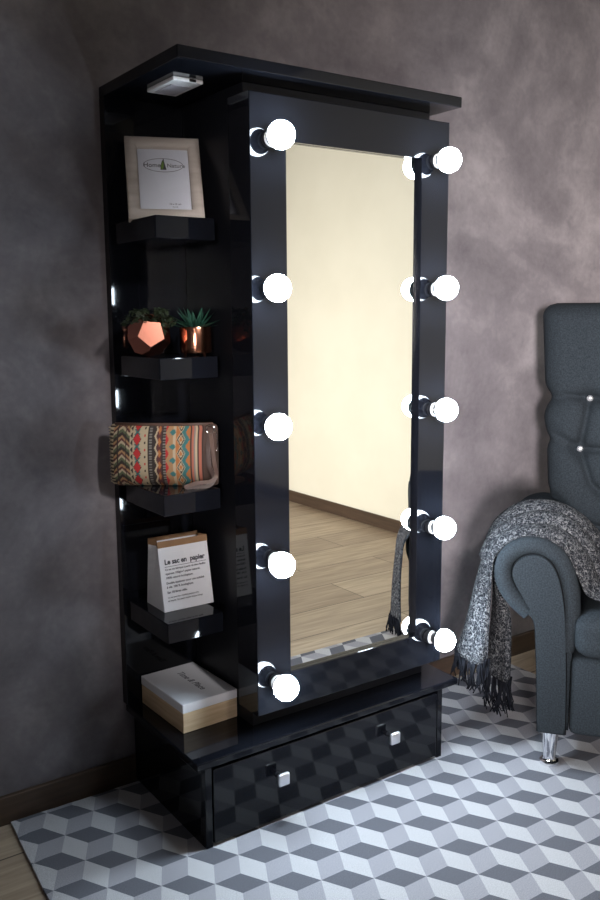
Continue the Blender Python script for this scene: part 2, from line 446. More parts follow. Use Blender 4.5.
# ------------------------------------------------------------------ picture frame
a = Vector((.161, -.150)); b = Vector((.330, -.217)); ang = math.atan2(b.y-a.y, b.x-a.x)
PW, PH, BW = .179, .225, .0285
pf = empty('picture_frame', ((a.x+b.x)/2, (a.y+b.y)/2, SH[0]), ang, 'bleached wooden picture frame with a printed insert leaning on the top shelf', 'picture frame')
tilt = Matrix.Rotation(math.radians(-25), 4, 'X')
def pfr(bm): bm.transform(tilt @ Matrix.Translation((0, 0, .0022))); return bm
def moulding():
    bm = bmesh.new(); hw = PW/2
    prof = [(0, .018), (0, .002), (.004, -.003), (.012, -.006), (.020, -.004), (.0265, .001), (BW, .004), (BW, .018)]
    loops = []
    for sx, sz in ((-1, 0), (1, 0), (1, 1), (-1, 1)):
        lp = []
        for d, y in prof:
            x = sx*(hw-d); z = d if sz == 0 else PH-d
            lp.append(bm.verts.new((x, y, z)))
        loops.append(lp)
    n = len(prof)
    for i in range(4):
        A, B = loops[i], loops[(i+1) % 4]
        for k in range(n): bm.faces.new((A[k], B[k], B[(k+1) % n], A[(k+1) % n]))
    return bm
mo = obj('moulding', pfr(moulding()), M['wood_frame'], pf, auto=True)
pr_ = obj('printed_insert', pfr(box(-PW/2+BW-.003, PW/2-BW+.003, .0105, .012, BW-.003, PH-BW+.003)), M['print'], pf)
obj('backing_board', pfr(box(-PW/2+.012, PW/2-.012, .0183, .021, .012, PH-.012)), M['kraft'], pf)
obj('glass_pane', pfr(box(-PW/2+BW-.002, PW/2-BW+.002, .0065, .0078, BW-.002, PH-BW+.002)), M['pane'], pf)
bm = box(-.02, .02, 0, .003, 0, .105)
bm.transform(Matrix.Translation((0, .090, .0006)) @ Matrix.Rotation(math.radians(9.), 4, 'X'))
obj('easel_back', bm, M['kraft'], pf)
TX = Matrix.Rotation(PI/2, 4, 'X')
def on_print(bm, x, z): bm.transform(Matrix.Translation((x, .0101, z)) @ TX); return pfr(bm)
LZ = PH-BW-.044
bm = on_print(text_bm('Home', .0165, .0002, 'RIGHT'), -.006, LZ-.0055)
b2 = on_print(text_bm('Nature', .0150, .0001, 'LEFT'), .0085, LZ-.0055)
me_ = bpy.data.meshes.new('t'); b2.to_mesh(me_); b2.free(); bm.from_mesh(me_); bpy.data.meshes.remove(me_)
rg = bmesh.new()
tube(rg, [(.0475*math.cos(2*PI*i/48), .0185*math.sin(2*PI*i/48), 0) for i in range(49)], .0006, seg=5)
me_ = bpy.data.meshes.new('t'); on_print(rg, 0, LZ).to_mesh(me_); bm.from_mesh(me_); bpy.data.meshes.remove(me_); rg.free()
for t_, s_, z_ in (('10 x 15 cm', .0062, BW+.016), ('4 x 6 in', .0042, BW+.009)):
    obj('size_lettering', on_print(text_bm(t_, s_, .0001, 'CENTER'), .022, z_), M['grey_ink'], pr_)
obj('logo_lettering', bm, M['grey_ink'], pr_)
def leafshape(pts, y0):
    bm = bmesh.new()
    f = [bm.verts.new((x, y0, z)) for x, z in pts]; k = [bm.verts.new((x, y0+.0008, z)) for x, z in pts]
    bm.faces.new(f); bm.faces.new(k[::-1])
    for i in range(len(f)): bm.faces.new((f[(i+1) % len(f)], f[i], k[i], k[(i+1) % len(f)]))
    return bm
lg = obj('logo_sail', pfr(leafshape([(.0005+x, LZ+z) for x, z in ((-.008, -.0125), (.0065, -.0125), (.0045, -.003), (.0018, .010), (.001, .019), (-.004, .009), (-.0068, 0))], .0092)), M['ink'], pr_)
obj('logo_leaf', pfr(leafshape([(.0005+x, LZ+z) for x, z in ((-.0066, -.011), (-.0015, -.011), (.0006, -.001), (.0003, .013), (-.0035, .006), (-.0057, -.001))], .0084)), M['leaf_logo'], lg)

# ------------------------------------------------------------------ planters
def leaf(bm, base, d, length, width, up=Vector((0, 0, 1)), bend=.3, thick=.15, n=6):
    """a tapered fleshy leaf as a closed strip"""
    d = d.normalized(); side = d.cross(up)
    if side.length < 1e-3: side = Vector((1, 0, 0))
    side.normalize(); nrm = side.cross(d)
    rows = []
    for i in range(n+1):
        t = i/n
        c = base + d*length*t + Vector((0, 0, -bend*length*t*t))
        wdt = width*math.sin(PI*min(.12+.88*t, 1))**.8*.5 if i < n else .0004
        th = wdt*thick*2
        rows.append([bm.verts.new(c+side*wdt), bm.verts.new(c+nrm*th*.4), bm.verts.new(c-side*wdt), bm.verts.new(c-nrm*th)])
    for A, B in zip(rows, rows[1:]):
        for k in range(4): bm.faces.new((A[k], A[(k+1) % 4], B[(k+1) % 4], B[k]))
    bm.faces.new(rows[0]); bm.faces.new(rows[-1])

# faceted copper planter: an open dodecahedron
gp = empty('faceted_planter', (.197, -.165, SH[1]), 0, 'faceted copper planter with a dark trailing plant on the second shelf', 'planter')
def dodeca():
    ph = (1+5**.5)/2
    V = [Vector((x, y, z)) for x in (-1, 1) for y in (-1, 1) for z in (-1, 1)]
    for s in (-1, 1):
        for t in (-1, 1):
            V += [Vector((0, s/ph, t*ph)), Vector((s/ph, t*ph, 0)), Vector((s*ph, 0, t/ph))]
    bm = bmesh.new(); [bm.verts.new(v) for v in V]
    bmesh.ops.convex_hull(bm, input=bm.verts)
    bmesh.ops.dissolve_limit(bm, angle_limit=.05, verts=bm.verts, edges=bm.edges)
    return bm
bm = dodeca()
f = min(bm.faces, key=lambda f: f.normal.y)
n = f.normal.copy(); q = n.rotation_difference(Vector((-.30, -.93, .12)).normalized())
bm.transform(q.to_matrix().to_4x4()); bm.normal_update()
ax = Vector((-.30, -.93, .12)).normalized()
f = max(bm.faces, key=lambda f: f.normal.dot(ax)); c = f.calc_center_median()
v = min(f.verts, key=lambda v: v.co.z); e = (v.co-c)
down = (Vector((0, 0, -1)) - ax*Vector((0, 0, -1)).dot(ax)).normalized()
th = math.atan2(e.cross(down).dot(ax), e.dot(down))
bm.transform(Matrix.Rotation(th-.10, 4, ax))
s = .031; bm.transform(Matrix.Scale(s, 4))
zm = min(v.co.z for v in bm.verts); bm.transform(Matrix.Translation((0, 0, -zm+.0002)))
bm.normal_update()
tops = [f for f in bm.faces if f.normal.z > .75]
ztop = max(v.co.z for v in bm.verts)
bmesh.ops.delete(bm, geom=tops, context='FACES_ONLY')
geo = bmesh.ops.solidify(bm, geom=bm.faces[:], thickness=.0022)
obj('pot', bm, M['copper_satin'], gp)
obj('soil', lathe([(.0, .055), (.030, .055), (.034, .064), (.0, .067)], 10), M['soil'], gp)
bm = bmesh.new()
rnd = random.Random(3)
for i in range(26):
    an = rnd.uniform(0, 2*PI); ln = rnd.uniform(.035, .062)
    reach = Vector((math.cos(an), math.sin(an)*.7, 0))
    p0 = Vector((0, 0, .066)) + reach*.012
    stem = [p0 + reach*ln*t + Vector((0, 0, .052*math.sin(min(t*1.25, 1)*PI*.62) - .030*max(t-.45, 0)*2)) for t in (0, .2, .4, .6, .8, 1.)]
    tube(bm, stem, .0009, .0005, 4)
    for p in stem[1:]:
        for k in range(3):
            dd = Vector((rnd.uniform(-1, 1), rnd.uniform(-1, 1), rnd.uniform(-.5, .8)))
            leaf(bm, p, dd, rnd.uniform(.010, .017), rnd.uniform(.006, .009), bend=.4, n=4)
for i in range(3):      # one sprig hanging over the front face
    p = Vector((.012+.004*i, -.033, .078-.008*i))
    for k in range(6): leaf(bm, p, Vector((rnd.uniform(-.6, .6), -.5, rnd.uniform(-1, .2))), .014, .008, n=4)
obj('trailing_leaves', bm, M['leaf_dark'], gp, auto=True)

# copper pot with a spiky succulent
cp = empty('copper_pot', (.303, -.2, SH[1]), 0, 'round polished copper pot with a spiky green succulent on the second shelf', 'planter')
R = .0385
obj('pot', lathe([(.0, .006), (R-.004, .006), (R-.001, .008), (R, .014), (R, .066), (R-.001, .0695), (R-.003, .0695), (R-.0035, .058), (.0, .058)], 48), M['copper'], cp, auto=True)
for k in range(3):
    an = -PI/2 + .35 + k*2*PI/3
    obj('foot', lathe([(.0, 0), (.003, 0), (.004, .003), (.0045, .0061), (.0, .0061)], 12, Matrix.Translation((.028*math.cos(an), .028*math.sin(an), 0))), M['copper'], cp, auto=True)
obj('soil', lathe([(.0, .0582), (.0345, .0582), (.033, .0615), (.0, .064)], 20), M['soil'], cp)
bm = bmesh.new(); rnd = random.Random(11)
for i in range(24):
    ring = i/24; an = i*2.39996
    el = .25 + 1.05*(ring)
    d = Vector((math.cos(an)*math.cos(el), math.sin(an)*math.cos(el), math.sin(el)))
    leaf(bm, Vector((0, 0, .062)) + Vector((math.cos(an), math.sin(an), 0))*.006, d, rnd.uniform(.050, .072), .0115, bend=.06, thick=.22, n=6)
obj('succulent_leaves', bm, M['leaf_green'], cp, auto=True)

# ------------------------------------------------------------------ patterned pouch
a = Vector((.128, -.073)); b = Vector((.338, -.238)); ang = math.atan2(b.y-a.y, b.x-a.x)
PL_ = (b-a).length; PZ = .156
po = empty('wristlet_pouch', ((a.x+b.x)/2, (a.y+b.y)/2, SH[2]), ang, 'wristlet pouch in colourful woven tribal bands standing on the middle shelf', 'pouch')
CREAM, RED, TEAL, ORG, DK, GRN, TAN, SAL, GREY, MAR = ((.50, .40, .26), (.50, .02, .02), (.04, .17, .17), (.46, .16, .04), (.03, .018, .014), (.10, .12, .06),
                                                    (.40, .22, .10), (.42, .13, .08), (.22, .20, .18), (.10, .022, .02))
CREAM, RED, TEAL, ORG, DK, GRN, TAN, SAL, GREY, MAR = [tuple(c*.72 for c in k) for k in (CREAM, RED, TEAL, ORG, DK, GRN, TAN, SAL, GREY, MAR)]
def pat(u, w):
    """colour of the weave at u (along, 0..1) and w (height, 0..1)"""
    P = 4.5
    def dia(uc, hw, ph=0., n=P):           # diamond distance 0 centre .. 1 rim
        f = ((w*n+ph) % 1.) - .5
        return abs(u-uc)/hw + abs(f)*2
    if u < .045: return CREAM if int(w*34) % 2 else DK
    if u < .20:
        f = (w*P) % 1.; t = (u-.045)/.155; g = abs(t-.5)*2
        k = (f + .55*g) % 1.
        c = GRN if k < .22 else CREAM if k < .40 else MAR if k < .58 else TAN if k < .76 else DK
        return DK if abs(g-.5) < .06 else c
    if u < .225:
        f = (w*P*2) % 1.
        return DK if abs(f-.5) < .5*(u-.2)/.025 else CREAM
    if u < .305:
        d = dia(.265, .040)
        if d < .88: return RED
        if d < 1.0: return DK
        f = abs(((w*P+.5) % 1.)-.5)
        if f < .20 and abs(u-.265) < .012+.09*f: return TEAL
        return CREAM
    if u < .365:
        f = (w*P*2) % 1.
        if abs(u-.335) < .008 and abs(f-.5) < .17: return RED if int(w*P*2) % 2 else DK
        return CREAM
    if u < .378: return DK
    if u < .405: return GREY if int(w*46) % 2 else DK
    if u < .49:
        f = (w*P*1.2) % 1.
        zz = .432 + .022*abs(f-.5)*2
        if abs(u-zz) < .008: return CREAM
        if u > .452 and abs(u-.472)/.02 + abs(((w*P*1.2+.5) % 1.)-.5)*2.2 < .85: return ORG
        return DK if u < .45 else MAR
    if u < .505: return DK
    if u < .53: return GREY if int(w*46+1) % 2 else DK
    if u < .56:
        f = abs(((w*P) % 1.)-.5)
        return RED if (u-.53)/.03 < 1-f*2.2 else TAN
    if u < .625:
        f = ((w*P+.5) % 1.)-.5
        t = (u-.56)/.065
        if abs(f) < .30*math.sin(PI*min(t*1.05, 1))*(.35+.65*t): return TEAL
        return CREAM if t > .55 else TAN
    if u < .715:
        d = dia(.67, .036)
        if d < .45: return ORG
        if d < .70: return CREAM
        if d < .98: return DK
        if d < 1.15: return CREAM
        return TEAL if u > .67 else ORG
    if u < .755:
        f = abs(((w*P) % 1.)-.5)
        return TEAL if (u-.715)/.04 < 1-f*2.2 else ORG
    for lim, c in ((.772, DK), (.792, SAL), (.805, GREY), (.825, CREAM), (.838, DK), (.865, SAL), (.88, DK)):
        if u < lim: return c
    return (.06, .034, .025)
def pouch_bm():
    bm = bmesh.new(); NU, NW = 150, 80; cols = {}
    lay = bm.verts.layers.float_color.new('pattern')
    def off(u, w):
        e = min(u, 1-u)/.09; e = math.sqrt(max(1-(1-min(e, 1))**2, 0))
        t = .032*(1-abs(2*w-1)**3.2)*(1.1-.35*w)
        return .0025*0 + t*(.35+.65*e) * (1 if 0 < w < 1 else 0)
    grids = []
    for sgn in (-1, 1):
        g = []
        for j in range(NW+1):
            row = []
            for i in range(NU+1):
                u, w = i/NU, j/NW
                cr = .012                                             # rounded corners
                dz = max(cr/PZ - min(w, 1-w), 0)*PZ
                inset = cr-math.sqrt(max(cr*cr-dz*dz, 0))
                x = -PL_/2 + inset + (PL_-2*inset)*u
                z = .0005 + PZ*w - .004*math.sin(PI*u)*w
                if sgn > 0 and (j in (0, NW) or i in (0, NU)): row.append(grids[0][j][i]); continue
                y = sgn*(off(u, w) if i not in (0, NU) else .0)
                v = bm.verts.new((x, y, z)); v[lay] = (*pat(u, w), 1); row.append(v)
            g.append(row)
        grids.append(g)
        for j in range(NW):
            for i in range(NU):
                q = (g[j][i], g[j][i+1], g[j+1][i+1], g[j+1][i])
                try: bm.faces.new(q if sgn < 0 else q[::-1])
                except ValueError: pass
    return bm
pb = obj('pouch_body', pouch_bm(), M['pouch'], po, smooth=True)
bm = bmesh.new()
tube(bm, [(-PL_/2+.012, 0, PZ-.001), (-.04, 0, PZ-.003), (.05, 0, PZ-.003), (PL_/2-.012, 0, PZ-.001)], .0042, seg=8)
obj('zipper', bm, M['leather'], po, smooth=True)
bm = bmesh.new()      # whip-stitched left end
for i in range(20):
    z = .010 + i*.0071
    tube(bm, [(-PL_/2+.006, -.010, z), (-PL_/2-.003, -.004, z+.002), (-PL_/2-.003, .004, z+.002), (-PL_/2+.006, .010, z)], .0016, seg=5)
obj('edge_stitching', bm, mat('cream_cord', (.36, .30, .22), .8), po, smooth=True)
bm = bmesh.new()      # metal ring at the top right corner
tube(bm, [(PL_/2-.016+.010*math.cos(t), -.014, PZ-.012+.010*math.sin(t)) for t in [2*PI*i/20 for i in range(21)]], .0014, seg=6)
obj('ring', bm, M['chrome'], po, smooth=True)
bm = bmesh.new()      # chain of the zip pull down the right end
for i in range(9):
    z = PZ-.024-i*.0085; x = PL_/2-.004+.004*math.sin(i*.5)
    R_ = Matrix.Translation((x, -.012, z)) @ Matrix.Rotation((i % 2)*PI/2, 4, 'Z')
    tube(bm, [R_ @ Vector((.0025*math.cos(t), 0, .0055*math.sin(t))) for t in [2*PI*k/10 for k in range(11)]], .0009, seg=5)
obj('chain', bm, M['chrome'], po, smooth=True)
def strap_bm(pts, w, t):
    bm = bmesh.new(); pts = catmull(pts, 8); rows = []
    for i, p in enumerate(pts):
        d = (pts[min(i+1, len(pts)-1)]-pts[max(i-1, 0)]).normalized()
        s = d.cross(Vector((0, -1, 0)))
        s = s.normalized() if s.length > 1e-4 else Vector((1, 0, 0)); n = Vector((0, -1, 0))
        rows.append([bm.verts.new(p+s*w/2-n*t/2), bm.verts.new(p-s*w/2-n*t/2), bm.verts.new(p-s*w/2+n*t/2), bm.verts.new(p+s*w/2+n*t/2)])
    for A, B in zip(rows, rows[1:]):
        for k in range(4): bm.faces.new((A[k], A[(k+1) % 4], B[(k+1) % 4], B[k]))
    bm.faces.new(rows[0]); bm.faces.new(rows[-1])
    return bm
H = PL_/2
obj('wrist_strap', strap_bm([(H-.016, -.020, PZ-.022), (H-.020, -.032, .10), (H-.016, -.037, .055), (H-.006, -.034, .028), (H-.02, -.037, .0075), (H-.055, -.042, .006), (H-.075, -.045, .004)], .010, .0022), M['leather_pale'], po, auto=True)
obj('strap_loop', strap_bm([(H-.014, -.0245, PZ-.022), (H-.009, -.034, .10), (H-.004, -.037, .06), (H+.0, -.036, .034), (H-.012, -.042, .020), (H-.045, -.046, .016), (H-.078, -.049, .006)], .009, .0022), M['leather'], po, auto=True)

# ------------------------------------------------------------------ paper bag
pg = empty('paper_bag', (.275, -.135, SH[3]), 0, 'small white paper bag with black lettering and a brown folded rim on a shelf', 'paper bag')
def bag():
    bx0, bx1, by0, by1, H_ = -.071, .069, -.052, .050, .176
    tx0, tx1, ty0, ty1 = -.073, .066, -.024, .026
    return bx0, bx1, by0, by1, H_, tx0, tx1, ty0, ty1
def bag_bm(z0, z1, grow):
    bx0, bx1, by0, by1, H_, tx0, tx1, ty0, ty1 = bag()
    bm = bmesh.new()
    rings = []; N = 8
    for i in range(N+1):
        t = (z0 + (z1-z0)*i/N); f = t/H_
        x0, x1 = bx0+(tx0-bx0)*f-grow, bx1+(tx1-bx1)*f+grow
        y0, y1 = by0+(ty0-by0)*f-grow, by1+(ty1-by1)*f+grow
        g = .012*f*f                                          # gusset pressed inwards
        ym = (y0+y1)/2; bow = .002*math.sin(PI*f)
        ring = [(x0, y0), ((x0+x1)/2, y0-bow), (x1, y0), (x1-g, ym), (x1, y1), ((x0+x1)/2, y1), (x0, y1), (x0+g, ym)]
        rings.append([bm.verts.new((x, y, t)) for x, y in ring])
    for A, B in zip(rings, rings[1:]):
        for k in range(8): bm.faces.new((A[k], A[(k+1) % 8], B[(k+1) % 8], B[k]))
    return bm, rings
bm, r = bag_bm(.0004, .165, 0.); bm.faces.new(r[0])
bmesh.ops.solidify(bm, geom=bm.faces[:], thickness=.0006)
bgo = obj('bag_body', bm, M['paper'], pg)
bm, r = bag_bm(.160, .176, .0009)
bmesh.ops.solidify(bm, geom=bm.faces[:], thickness=.0006)
obj('brown_rim', bm, M['kraft'], pg)
bx0, bx1, by0, by1, H_, tx0, tx1, ty0, ty1 = bag()
lines = [('Le sac en  papier', .0180, .118, .0006), ('Ce sac est fabriqué à partir de deux feuilles', .0068, .103, .0001),
         ('épaisses 100g/m² papier naturel.', .0075, .0925, .0001), ('100% naturel écologique.', .0075, .082, .0001),
         ('Double épaisseur pour une solidité', .0075, .069, .0001), ('à vie. 100 % écologique.', .0078, .059, .0001),
         ('Sac 10 litres utile.', .0078, .046, .0001), ('Ce sac peut être réutilisé plusieurs fois', .0055, .034, 0.), ('et recyclé. The paper bag for all your things', .0055, .026, 0.)]
acc = bmesh.new(); slope = math.atan2(ty0-by0, H_)
for t_, s_, z_, bold in lines:
    b2 = text_bm(t_, s_, bold, 'LEFT')
    wd = max(v.co.x for v in b2.verts)
    fx = min(1., .114/wd)
    b2.transform(Matrix.Translation((-.0595, by0+(ty0-by0)*z_/H_-.0025, z_)) @ Matrix.Rotation(-slope, 4, 'X') @ TX @ Matrix.Diagonal((fx, 1, 1, 1)))
    me_ = bpy.data.meshes.new('t'); b2.to_mesh(me_); b2.free(); acc.from_mesh(me_); bpy.data.meshes.remove(me_)
z_ = .1115
add_box(acc, -.060, .057, by0+(ty0-by0)*z_/H_-.0028, by0+(ty0-by0)*z_/H_-.0022, z_, z_+.0009)
obj('bag_lettering', acc, M['ink'], bgo)

# ------------------------------------------------------------------ wooden keepsake box
kb = empty('keepsake_box', (.284, -.136, ZP), math.radians(1.8), 'pale wooden box with a white lid lying on the lowest ledge', 'box')
obj('box_base', box(-.079, .079, -.123, .103, .0004, .052, bev=.0012), M['box_wood'], kb)
ld = obj('lid', box(-.0797, .0797, -.1237, .1037, .0523, .076, bev=.002), M['box_lid'], kb)
bm = text_bm('Time & Place', .025, .0002, 'CENTER', shear=.3)
bm.transform(Matrix.Translation((.004, -.004, .0762)) @ Matrix.Rotation(-PI/2, 4, 'Z'))
obj('lid_lettering', bm, M['grey_ink'], ld)

# ------------------------------------------------------------------ armchair
CH = Matrix.Translation((1.168, -.614, ZR)) @ Matrix.Rotation(math.radians(-53), 4, 'Z')
ac = empty('armchair', (1.168, -.614, ZR), math.radians(-53), 'slate grey tufted armchair with rolled arms and chrome legs at the right edge', 'armchair')
ac.matrix_basis = CH
MID = .625
OUT = [(-.030, .105), (-.038, .28), (-.044, .36), (-.056, .415), (-.078, .450), (-.112, .482), (-.148, .525), (-.161, .560), (-.150, .602), (-.118, .636), (-.075, .652), (-.030, .648),
       (.010, .622), (.040, .578), (.060, .522), (.066, .462), (.058, .405), (.048, .30), (.048, .105)]
INN = [(-.033, .108), (-.041, .30), (-.052, .430), (-.078, .482), (-.104, .528), (-.112, .556), (-.104, .582), (-.082, .602), (-.055, .609), (-.028, .602),
       (-.004, .576), (.013, .530), (.024, .470), (.030, .40), (.036, .28), (.040, .108)]
ROLL = [(-.066, .442), (-.084, .457), (-.110, .482), (-.133, .520), (-.139, .558), (-.130, .592), (-.104, .618), (-.068, .630), (-.030, .624),
        (.004, .600), (.026, .560), (.038, .512), (.043, .460), (.040, .405), (.030, .345)]
def smooth_outline(P, mirror):
    pts = [(p.x, p.y) for p in catmull([(x, z, 0) for x, z in P], 4)]
    return [(MID-x, z) for x, z in pts][::-1] if mirror else pts
for mir in (False, True):
    arm = obj('arm', extrude_outline(smooth_outline(OUT, mir), -.020, .60, .018, 5), M['chair'], ac, auto=True)
    cl = catmull([((MID-x if mir else x), -.0225, z) for x, z in ROLL], 5)
    obj('arm_roll', tube(bmesh.new(), cl, .0245, seg=14), M['chair'], arm, smooth=True)
    bm = bmesh.new(); o_ = smooth_outline(INN, mir)
    tube(bm, [(x, -.0395, z) for x, z in o_], .0032, seg=6)
    obj('arm_groove_shade', bm, M['groove_shade'], arm, smooth=True)  # dark tube paints the shade of the groove round the arm panel
    obj('arm_panel', extrude_outline(smooth_outline(INN, mir), -.0535, -.0205, .010, 4), M['chair'], arm, auto=True)
def pillow(x0, x1, y0, y1, z0, z1, r, dome=0., n=14):
    """rounded cushion as a superellipsoid-edged box"""
    bm = bmesh.new()
    bmesh.ops.create_cube(bm, size=2.)
    bmesh.ops.subdivide_edges(bm, edges=bm.edges[:], cuts=n, use_grid_fill=True)
    hx, hy, hz = (x1-x0)/2, (y1-y0)/2, (z1-z0)/2
    for v in bm.verts:
        p = Vector((v.co.x*hx, v.co.y*hy, v.co.z*hz))
        q = Vector((max(-hx+r, min(hx-r, p.x)), max(-hy+r, min(hy-r, p.y)), max(-hz+min(r, hz), min(hz-min(r, hz), p.z))))
        d = p-q
        if d.length > 1e-9: p = q + d.normalized()*min(r, d.length if d.length < r else r)
        k = (1-(v.co.x)**2)*(1-(v.co.y)**2)
        p.z += dome*k*(1 if v.co.z > 0 else 0)*max(v.co.z, 0)
        v.co = p + Vector(((x0+x1)/2, (y0+y1)/2, (z0+z1)/2))
    return bm
obj('seat_cushion', pillow(.052, MID-.052, -.078, .44, .335, .462, .045, .018), M['chair'], ac, smooth=True)
obj('seat_base', box(.0485, MID-.0485, -.050, .50, .112, .334, bev=.018, seg=4), M['chair'], ac, auto=True)
# tufted back
BZ0, BZ1 = .36, 1.282
BUT = [(x, z) for z in (.975, .812) for x in (.070 if z > .9 else .046, .32, MID-(.070 if z > .9 else .046))]
SEG = []
for x, z in BUT:
    if z > .9: SEG.append(((x, z), (x-.024 if x < .3 else x+.024 if x > .35 else x, .812)))
for z, dz in ((.975, .0), (.812, .012)):
    xs = sorted(x for x, zz in BUT if zz == z)
    SEG += [((xs[0], z), (xs[1], z)), ((xs[1], z), (xs[2], z))]
SEG += [((.070, .975), (.0, .985)), ((0., .985), (-.075, .955)), ((.046, .812), (-.06, .872)), ((.046, .812), (-.06, .838)), ((.046, .812), (.085, .70)), ((.085, .70), (.17, .63)), ((.32, .812), (.32, .64)),
        ((MID-.070, .975), (MID+.075, .955)), ((MID-.046, .812), (MID+.06, .872)), ((MID-.046, .812), (MID-.085, .70)), ((MID-.085, .70), (MID-.17, .63)), ((-.03, .66), (.02, .60)), ((.02, .60), (.10, .565)), ((.10, .565), (.22, .55)), ((.22, .55), (.40, .55)), ((.40, .55), (.52, .565)), ((.52, .565), (.60, .60)), ((.60, .60), (MID+.03, .66))]
def seg_dist(p, a, b):
    ax, az = a; bx, bz = b; dx, dz = bx-ax, bz-az
    t = max(0, min(1, ((p[0]-ax)*dx+(p[1]-az)*dz)/(dx*dx+dz*dz)))
    return math.hypot(p[0]-ax-t*dx, p[1]-az-t*dz)
def back_bm():
    bm = bmesh.new(); NU, NV = 120, 150; G = []
    for j in range(NV+1):
        v = j/NV; z = BZ0+(BZ1-BZ0)*v
        xl = -.045 - .045*max(0, min(1, (z-.6)/.65))
        pinch = 0
        for zp, am, sg in ((.975, .020, .028), (.835, .010, .02), (.66, .006, .02)): pinch += am*math.exp(-((z-zp)/sg)**2)
        pinch -= .006*math.exp(-((z-.905)/.03)**2)
        xl += pinch
        dzt = max(0, .045-(BZ1-z)); xl += .045-math.sqrt(max(.045**2-dzt**2, 0))
        row = []
        for i in range(NU+1):
            u = i/NU; uu = .5-.5*math.cos(PI*u)*(.35+.65*1) if False else u
            x = xl + (MID-2*xl)*uu
            e = min(x-xl, MID-xl-x); ee = max(0, min(1, e/.075)); et = max(0, min(1, (BZ1-z)/.06))
            puff = .075*math.sqrt(max(1-(1-ee)**2, 0))*math.sqrt(max(1-(1-et)**2, 0))
            cr = 0
            if z < 1.1 and e > 0:
                for bx, bz in BUT: cr += .034*math.exp(-((x-bx)**2+(z-bz)**2)/(2*.021**2))
                dm = 9
                for s in SEG: dm = min(dm, seg_dist((x, z), *s))
                cr += .020*math.exp(-(dm/.010)**2) + .010*math.exp(-(dm/.030)**2)
            yb = .56 + .10*(z-.45)/.8
            row.append(bm.verts.new((x, yb - puff + min(cr, .05)*ee, z)))
        G.append(row)
    for j in range(NV):
        for i in range(NU): bm.faces.new((G[j][i], G[j][i+1], G[j+1][i+1], G[j+1][i]))
    per = [G[0][i] for i in range(NU)] + [G[j][NU] for j in range(NV)] + [G[NV][i] for i in range(NU, 0, -1)] + [G[j][0] for j in range(NV, 0, -1)]
    def ringcopy(dy, sc):
        cx, cz = MID/2, (BZ0+BZ1)/2
        return [bm.verts.new((cx+(v.co.x-cx)*sc, v.co.y+dy, cz+(v.co.z-cz)*sc)) for v in per]
    prev = per
    for dy, sc in ((.05, 1.), (.085, .99), (.10, .965)):
        nx = ringcopy(dy, sc)
        for k in range(len(per)):
            l = (k+1) % len(per)
            bm.faces.new((prev[l], prev[k], nx[k], nx[l]))
        prev = nx
    bm.faces.new(prev)
    return bm
bk = obj('backrest', back_bm(), M['chair'], ac, smooth=True)
for x, z in BUT:
    yb = .56 + .10*(z-.45)/.8 - .075 + .030
    obj('tuft_button', lathe([(.0, .009), (.004, .0085), (.0085, .005), (.0105, .001), (.009, -.004), (.0, -.006)], 10,
        Matrix.Translation((x, yb, z)) @ Matrix.Rotation(PI/2, 4, 'X')), M['crystal'], bk)
for x, y, z0 in ((0, 0, 0), (MID, 0, 0), (0, .52, 0), (MID, .52, ZF-ZR)):
    obj('leg', lathe([(.0, z0), (.027, z0), (.0275, z0+.004), (.026, z0+.009), (.019, z0+.0115), (.0165, z0+.016), (.018, .04), (.0235, .095), (.0242, .1045), (.0, .1045)], 28,
        Matrix.Translation((x, y, .0002))), M['chrome'], ac, auto=True)

# ------------------------------------------------------------------ knitted throw over the arm
th = empty('throw_blanket', (1.168, -.614, ZR), math.radians(-53), 'black and white heather knitted throw with fringe draped over the armchair arm', 'throw')
th.matrix_basis = CH
ST = [  # stations from the outer hem over the arm to the seat; five control points from front edge to back edge
    [(-.176, -.012, .285), (-.215, -.010, .268), (-.262, .045, .285), (-.250, .150, .30), (-.205, .235, .30)],
    [(-.174, -.008, .370), (-.205, -.005, .36), (-.240, .050, .37), (-.230, .150, .38), (-.198, .235, .38)],
    [(-.174, -.004, .470), (-.192, .000, .47), (-.216, .050, .47), (-.208, .150, .47), (-.190, .240, .47)],
    [(-.176, .000, .560), (-.182, .030, .56), (-.194, .080, .56), (-.190, .160, .56), (-.184, .250, .56)],
    [(-.152, -.016, .610), (-.160, .055, .618), (-.164, .120, .624), (-.162, .195, .626), (-.156, .272, .626)],
    [(-.098, -.018, .648), (-.100, .060, .660), (-.102, .130, .666), (-.098, .205, .670), (-.092, .285, .672)],
    [(-.030, -.018, .654), (-.028, .062, .666), (-.024, .135, .672), (-.020, .210, .676), (-.018, .290, .678)],
    [(.020, -.018, .622), (.030, .062, .634), (.038, .135, .644), (.042, .210, .648), (.044, .290, .650)],
    [(.060, -.020, .556), (.076, .058, .572), (.088, .132, .584), (.094, .208, .590), (.094, .290, .590)],
    [(.082, -.026, .508), (.102, .052, .522), (.122, .128, .534), (.130, .206, .538), (.128, .288, .534)],
    [(.135, -.034, .496), (.150, .046, .508), (.180, .120, .522), (.184, .205, .516), (.180, .284, .508)],
    [(.240, -.036, .500), (.250, .044, .510), (.270, .118, .520), (.272, .205, .512), (.270, .284, .506)],
    [(.380, -.030, .502), (.384, .048, .510), (.392, .120, .518), (.392, .205, .510), (.390, .284, .506)],
]
ST = [[(x, -.018+(y+.018)*(.78 if k > 3 else 1.), z) for x, y, z in st] for k, st in enumerate(ST)]
